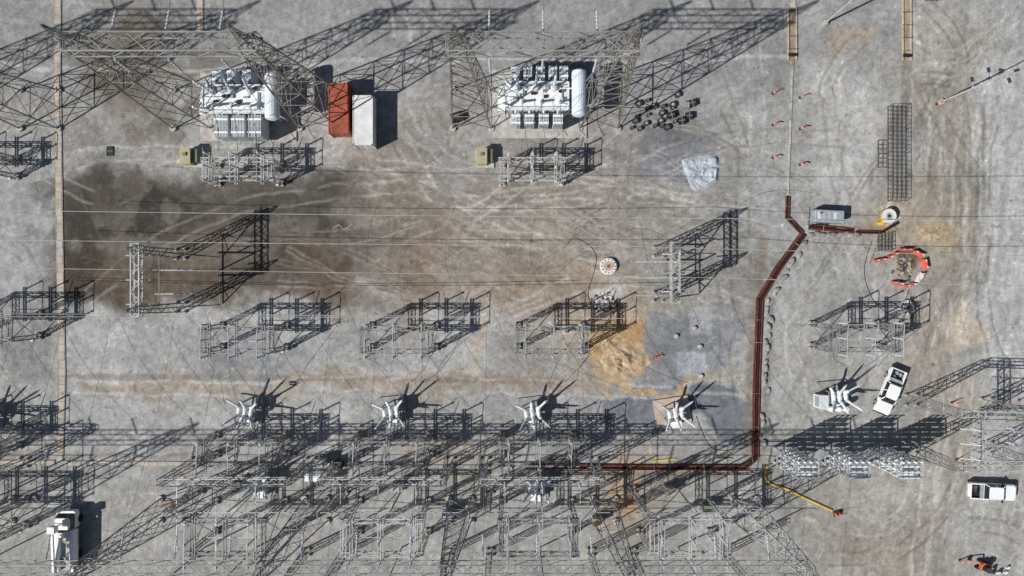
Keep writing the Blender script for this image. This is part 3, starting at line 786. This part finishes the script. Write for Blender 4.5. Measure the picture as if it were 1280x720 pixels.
mb.build('cable_reel')
def rebar(x0,y0,x1,y1,sx,sy,name='rebar_cage',layers=2,hz=0.7):
    mb=MB();
    for l in range(layers):
        z=0.25+l*hz
        n=int((x1-x0)/sx)
        for i in range(n+1): mb.bar(G(x0+i*(x1-x0)/n,y0,z),G(x0+i*(x1-x0)/n,y1,z),0.045,'steel_old')
        n=int((y1-y0)/sy)
        for i in range(n+1): mb.bar(G(x0,y0+i*(y1-y0)/n,z+0.05),G(x1,y0+i*(y1-y0)/n,z+0.05),0.045,'steel_old')
    for x in (x0,x1):
        for i in range(5): 
            y=y0+i*(y1-y0)/4;mb.bar(G(x,y,0),G(x,y,0.3+hz*(layers-1)),0.06,'steel_old')
    return mb.build(name)
rebar(1108,134,1130,252,5,5);rebar(1096,176,1107,210,5,5,layers=1);rebar(1096,292,1113,314,4,4,layers=2,hz=0.4);rebar(1156,-20,1170,2,4,4,layers=1)
def barrier(px,py,rot,m='barrier_red',l=1.6):
    mb=MB(G(px,py),rot)
    mb.rings([mb.rrect(0,0,l,0.45,0.08,0),mb.rrect(0,0,l,0.45,0.08,0.22),mb.rrect(0,0,l-.1,0.24,0.08,0.45),mb.rrect(0,0,l-.1,0.16,0.08,0.85)],m)
    for x in (-0.4,0.4): mb.box((x,0,0.87),(0.25,0.10,0.05),'white' if m!='white' else 'barrier_red')
    return mb.build('plastic_barrier')
for i,(x,y,a) in enumerate(((1098,325,8),(1114,319,28),(1130,312,0),(1146,317,-30),(1154,330,-78),(1148,347,58),(1136,356,10),(1120,354,-12))):
    barrier(x,y,math.radians(a),'white' if i==5 else 'barrier_red',1.35)
mb=MB()
for i in range(60):
    a=random.uniform(0,6.28);r=random.uniform(0.2,1.6);c=G(1129,336)+Vector((r*math.cos(a),r*math.sin(a),0));s_=random.uniform(.1,.3)
    mb.box((c.x,c.y,s_*0.3),(s_*1.6,s_,s_*0.7),random.choice(['concrete_grey','sand','dark_gravel']),random.uniform(0,3),0.7)
mb.build('rubble_pile')
def manhole(px,py,r,m,m2,n=10):
    mb=MB(G(px,py))
    mb.lathe((0,0,0),(0,0,0.5),[(0,r),(0.9,r),(1,r*0.93)],m,28)
    mb.cyl((0,0,0.5),(0,0,0.54),r*0.6,'concrete_tan',20);mb.cyl((0,0,0.54),(0,0,0.58),r*0.22,m2,14)
    for i in range(n):
        t=i*2*math.pi/n;mb.lathe((r*0.8*math.cos(t),r*0.8*math.sin(t),0.5),(r*0.8*math.cos(t),r*0.8*math.sin(t),0.6),[(0,0.09),(1,0.05)],m2,8)
    return mb.build('concrete_manhole')
manhole(1132,384,0.9,'cont_white','rust');manhole(760,333,1.05,'cont_white','cont_red',12)
mb=MB()
for i in range(110):
    a=random.uniform(0,6.28);r=random.uniform(0.1,1.7);c=G(757,378)+Vector((r*math.cos(a),r*0.8*math.sin(a),0));s_=random.uniform(.1,.3)
    mb.box((c.x,c.y,s_*0.3),(s_*1.6,s_,s_*0.8),random.choice(['concrete_grey','black','cont_white','concrete']),random.uniform(0,3),0.6)
mb.build('rubble_pile')
def mound(px,py,rx,ry,h,m,name,seed,lum=0.3,n=48,flat=0.7,fq=3.5):
    xs=np.linspace(-1.25,1.25,n);XX,YY=np.meshgrid(xs,xs)
    d=np.sqrt(XX**2+YY**2)+(fbm(XX*1.8+5,YY*1.8+5,seed)-0.5)*1.1
    hh=np.clip(1-d,0,1)**flat
    nn_=fbm(XX*fq+9,YY*fq+9,seed+3)
    z=h*hh*(1+lum*3*(nn_-0.5))-0.03*(hh<=0)
    v=[(XX[j,i]*rx,YY[j,i]*ry,z[j,i]) for j in range(n) for i in range(n)]
    f=[];
    for j in range(n-1):
        for i in range(n-1):
            if max(hh[j,i],hh[j,i+1],hh[j+1,i],hh[j+1,i+1])>0: f.append((j*n+i,j*n+i+1,(j+1)*n+i+1,(j+1)*n+i))
    mb=MB(G(px,py));mb.poly(v,f,m);return mb.build(name,True)
mound(778,450,3.0,2.3,0.35,'sand','sand_pile',301,0.9,60,1.0,5)
mound(765,432,1.4,1.2,0.2,'sand','sand_pile',311,0.8,40,1.0,5)
mound(1160,292,1.2,0.8,0.2,'sand','sand_pile',341)
n=64;xs=np.linspace(-1,1,n);XX,YY=np.meshgrid(xs,xs)
rag=fbm(XX*1.3+3,YY*1.3+7,501)-0.5
zz=0.06+0.28*np.abs(fbm(XX*1.6+4,YY*1.6+2,511,3)-0.5)*2*2+0.10*np.abs(fbm(XX*4+4,YY*4+2,521,3)-0.5)*2
edge=np.clip((1-np.maximum(np.abs(XX),np.abs(YY)))*5,0,1);zz=0.03+zz*edge
mb=MB(G(878,215),0.2)
v=[(XX[j,i]*2.2*(1+0.25*rag[j,i]+0.15*YY[j,i]-0.15*YY[j,i]**2),YY[j,i]*2.1*(1+0.3*rag[j,i]-0.1*XX[j,i]-0.15*XX[j,i]**2),zz[j,i]) for j in range(n) for i in range(n)]
mb.poly(v,[(j*n+i,j*n+i+1,(j+1)*n+i+1,(j+1)*n+i) for j in range(n-1) for i in range(n-1)],'tarp')
mb.build('tarpaulin_sheet',True)
random.seed(5)
for k in range(24):
    x=random.uniform(785,846);y=random.uniform(116,160);r=random.uniform(.2,.42)
    if x+y*0.5<850: continue
    mb=MB(G(x+2,y+3));mb.lathe((0,0,0),(0,0,0.5),[(0,r),(0.1,r),(0.12,r*.7),(0.88,r*.7),(0.9,r),(1,r)],'drum_dark',16);mb.cyl((0,0,0.5),(0,0,0.53),r*0.45,random.choice(['concrete_grey','steel_old','concrete']),12);mb.build('equipment_drum')
for x,y,a,m_ in ((851,152,.1,'black'),(860,146,.05,'black'),(856,133,.0,'concrete_grey'),(838,145,.3,'black'),(864,130,.2,'black')):
    mb=MB(G(x,y),a);mb.box((0,0,.07),(.9,.9,.14),'wood');mb.box((0,0,.45),(.8,.8,.62),m_,0,0.96);mb.bar((-.4,0,.77),(.4,0,.77),0.05,'fin_grey');mb.bar((0,-.4,.78),(0,.4,.78),0.05,'fin_grey');mb.build('packing_crate')
mb=MB(G(572,147),0.3);mb.box((0,0,.4),(1.6,1.2,.7),'black',0,0.9);mb.box((0,0,.8),(.6,.5,.2),'steel_old');mb.build('packing_crate')
def marker(px,py,a=None):
    mb=MB(G(px,py),a if a is not None else random.uniform(-.5,.6))
    mb.lathe((0,0,0),(0,0,0.06),[(0,.2),(1,.18)],'black',10);mb.lathe((0,0,0.06),(0,0,1.0),[(0,.08),(0.3,.07),(1,.05)],'barrier_red',8)
    mb.lathe((0,0,.6),(0,0,.75),[(0,.08),(1,.08)],'white',8);mb.bar((0,0,.95),(.45,0,.95),.09,'barrier_red',.16)
    return mb.build('delineator_post')
for x,y in ((966,117),(1000,122),(966,156),(1000,161),(966,197),(1000,206),(818,447),(1190,503),(1196,574),(1274,500),(1200,700),(1171,130)): marker(x,y)
mb=MB()
for x,y in ((845,420),(868,410),(876,470),(875,433)):
    c=G(x,y);mb.lathe((c.x,c.y,0),(c.x,c.y,.35),[(0,.3),(0.8,.28),(1,.2)],'concrete',12)
mb.build('foundation_stubs')
mb=MB()
for x,y,a,l,m_ in ((1060,285,0,3,'wood'),(830,575,.1,3,'yellow'),(822,444,.5,1.2,'barrier_red'),(905,573,0,2,'wood'),(640,600,.2,2,'wood'),(150,690,.1,2,'wood'),(1090,320,1.2,2,'wood'),(210,630,.4,2,'rust'),(235,652,1.3,2,'wood'),(790,600,1.5,3,'sand'),(700,575,0,2.2,'wood'),(212,626,.1,3,'wood'),(225,640,.3,2,'rust')):
    c=G(x,y,.1);d=Vector((math.cos(a),math.sin(a),0))*l/2;mb.bar(c-d,c+d,.18,m_,.1)
mb.build('timber_planks')
for x,y,w,h_,m_ in ((395,596,2.8,1.1,'white'),(138,189,.9,1.2,'black'),(366,479,.8,.5,'black')):
    mb=MB(G(x,y));mb.box((0,0,.05),(w,h_,.1),m_);mb.box((0,0,.11),(w*.8,h_*.8,.03),m_);mb.bar((-w*.4,0,.15),(w*.4,0,.15),.05,'fin_grey');mb.build('access_hatch')
def pole(px,py,h,arms,m='steel_lt'):
    mb=MB(G(px,py));mb.cyl((0,0,0),(0,0,.5),.35,'concrete',12);mb.cyl((0,0,.5),(0,0,h),.13,m,10,.07)
    for z,a,l in arms:
        d=Vector((math.cos(a),math.sin(a),0));mb.cyl((0,0,z),(d.x*l,d.y*l,z+.15),.04,m,6)
        mb.box((d.x*(l+.3),d.y*(l+.3),z+.15),(.6,.3,.18),'drum_dark',a,0.85)
    for z in (h*.5,h*.62): mb.box((.22,.1,z),(.3,.25,.4),'white')
    return mb.build('light_pole')
pole(1175,128,12.5,((12.3,.3,.6),(12.3,2.8,.5),(12.0,-1.2,.5),(6.5,1.8,.7)))
pole(1030,30,13,((12.8,.3,1.0),(12.8,3.4,1.0)))
pole(90,-20,13,((12.8,.3,1.0),))
def excavator(px,py,rot,s=1.0):
    mb=MB(G(px,py),rot)
    for y in (-.45,.45):
        mb.rings([mb.rrect(0,y,1.5*s,.28,.1,0.0),mb.rrect(0,y,1.6*s,.28,.1,.22),mb.rrect(0,y,1.4*s,.28,.1,.42)],'black')
    mb.rings([mb.rrect(-.1,0,1.2*s,1.0,.25,.45),mb.rrect(-.1,0,1.2*s,1.0,.25,.95),mb.rrect(-.15,0,1.0*s,.9,.25,1.05)],'orange')
    mb.rings([mb.rrect(.1,.1,.7,.6,.1,1.05),mb.rrect(.05,.1,.6,.52,.1,1.7)],'glass');mb.rings([mb.rrect(.05,.1,.7,.62,.1,1.7),mb.rrect(.05,.1,.65,.56,.1,1.8)],'drum_dark')
    mb.bar((.5,-.2,.8),(1.2,-.25,1.5),.15,'orange');mb.bar((1.2,-.25,1.5),(1.8,-.25,.7),.12,'orange');mb.box((1.8,-.25,.4),(.3,.45,.4),'black',0,.7)
    return mb.build('mini_excavator')
excavator(1226,706,math.radians(160))
mb=MB(G(1046,641),.3);mb.box((0,0,.15),(1.0,.7,.25),'rust',0,.9);mb.box((-.1,0,.5),(.6,.45,.4),'orange',0,.85);mb.bar((.3,0,.6),(.9,0,1.0),.06,'black');mb.cyl((-.2,.1,.7),(-.2,.1,.85),.1,'black',10);mb.build('plate_compactor')
mb=MB(G(1249,712),.2)
for i in range(6): mb.box((random.uniform(-1.0,1.0),random.uniform(-.5,.5),.2),(.4,.3,.4),random.choice(['orange','drum_dark','black','paint_blue']),random.random(),.9)
mb.build('tool_crates')
# ---------------------------------------------------------------- light, camera
sd=Vector((0.95,0.47,-1))
sl=bpy.data.lights.new('sun','SUN');sl.energy=5.0;sl.angle=math.radians(0.5);sl.color=(1,0.975,0.935)
so=bpy.data.objects.new('sun',sl);so.rotation_euler=sd.to_track_quat('-Z','Y').to_euler();so.location=(-40,-20,60);sc.collection.objects.link(so)
w=bpy.data.worlds.new('World');sc.world=w;w.use_nodes=True;wn=w.node_tree
sk=wn.nodes.new('ShaderNodeTexSky');sk.sky_type='NISHITA';sk.sun_disc=False;sk.sun_elevation=math.radians(43.3);sk.sun_rotation=math.atan2(-0.95,-0.47)
wn.links.new(sk.outputs[0],wn.nodes['Background'].inputs[0]);wn.nodes['Background'].inputs[1].default_value=0.05
cd=bpy.data.cameras.new('camera');cd.sensor_width=36;cd.lens=36/(2*64/90);cd.clip_end=3000
cam=bpy.data.objects.new('camera',cd);cam.location=(0,0,H);cam.rotation_euler=(0,0,0);sc.collection.objects.link(cam);sc.camera=cam
sc.view_settings.view_transform='Standard';sc.view_settings.look='None';sc.view_settings.exposure=0
print('objs',len(bpy.data.objects))
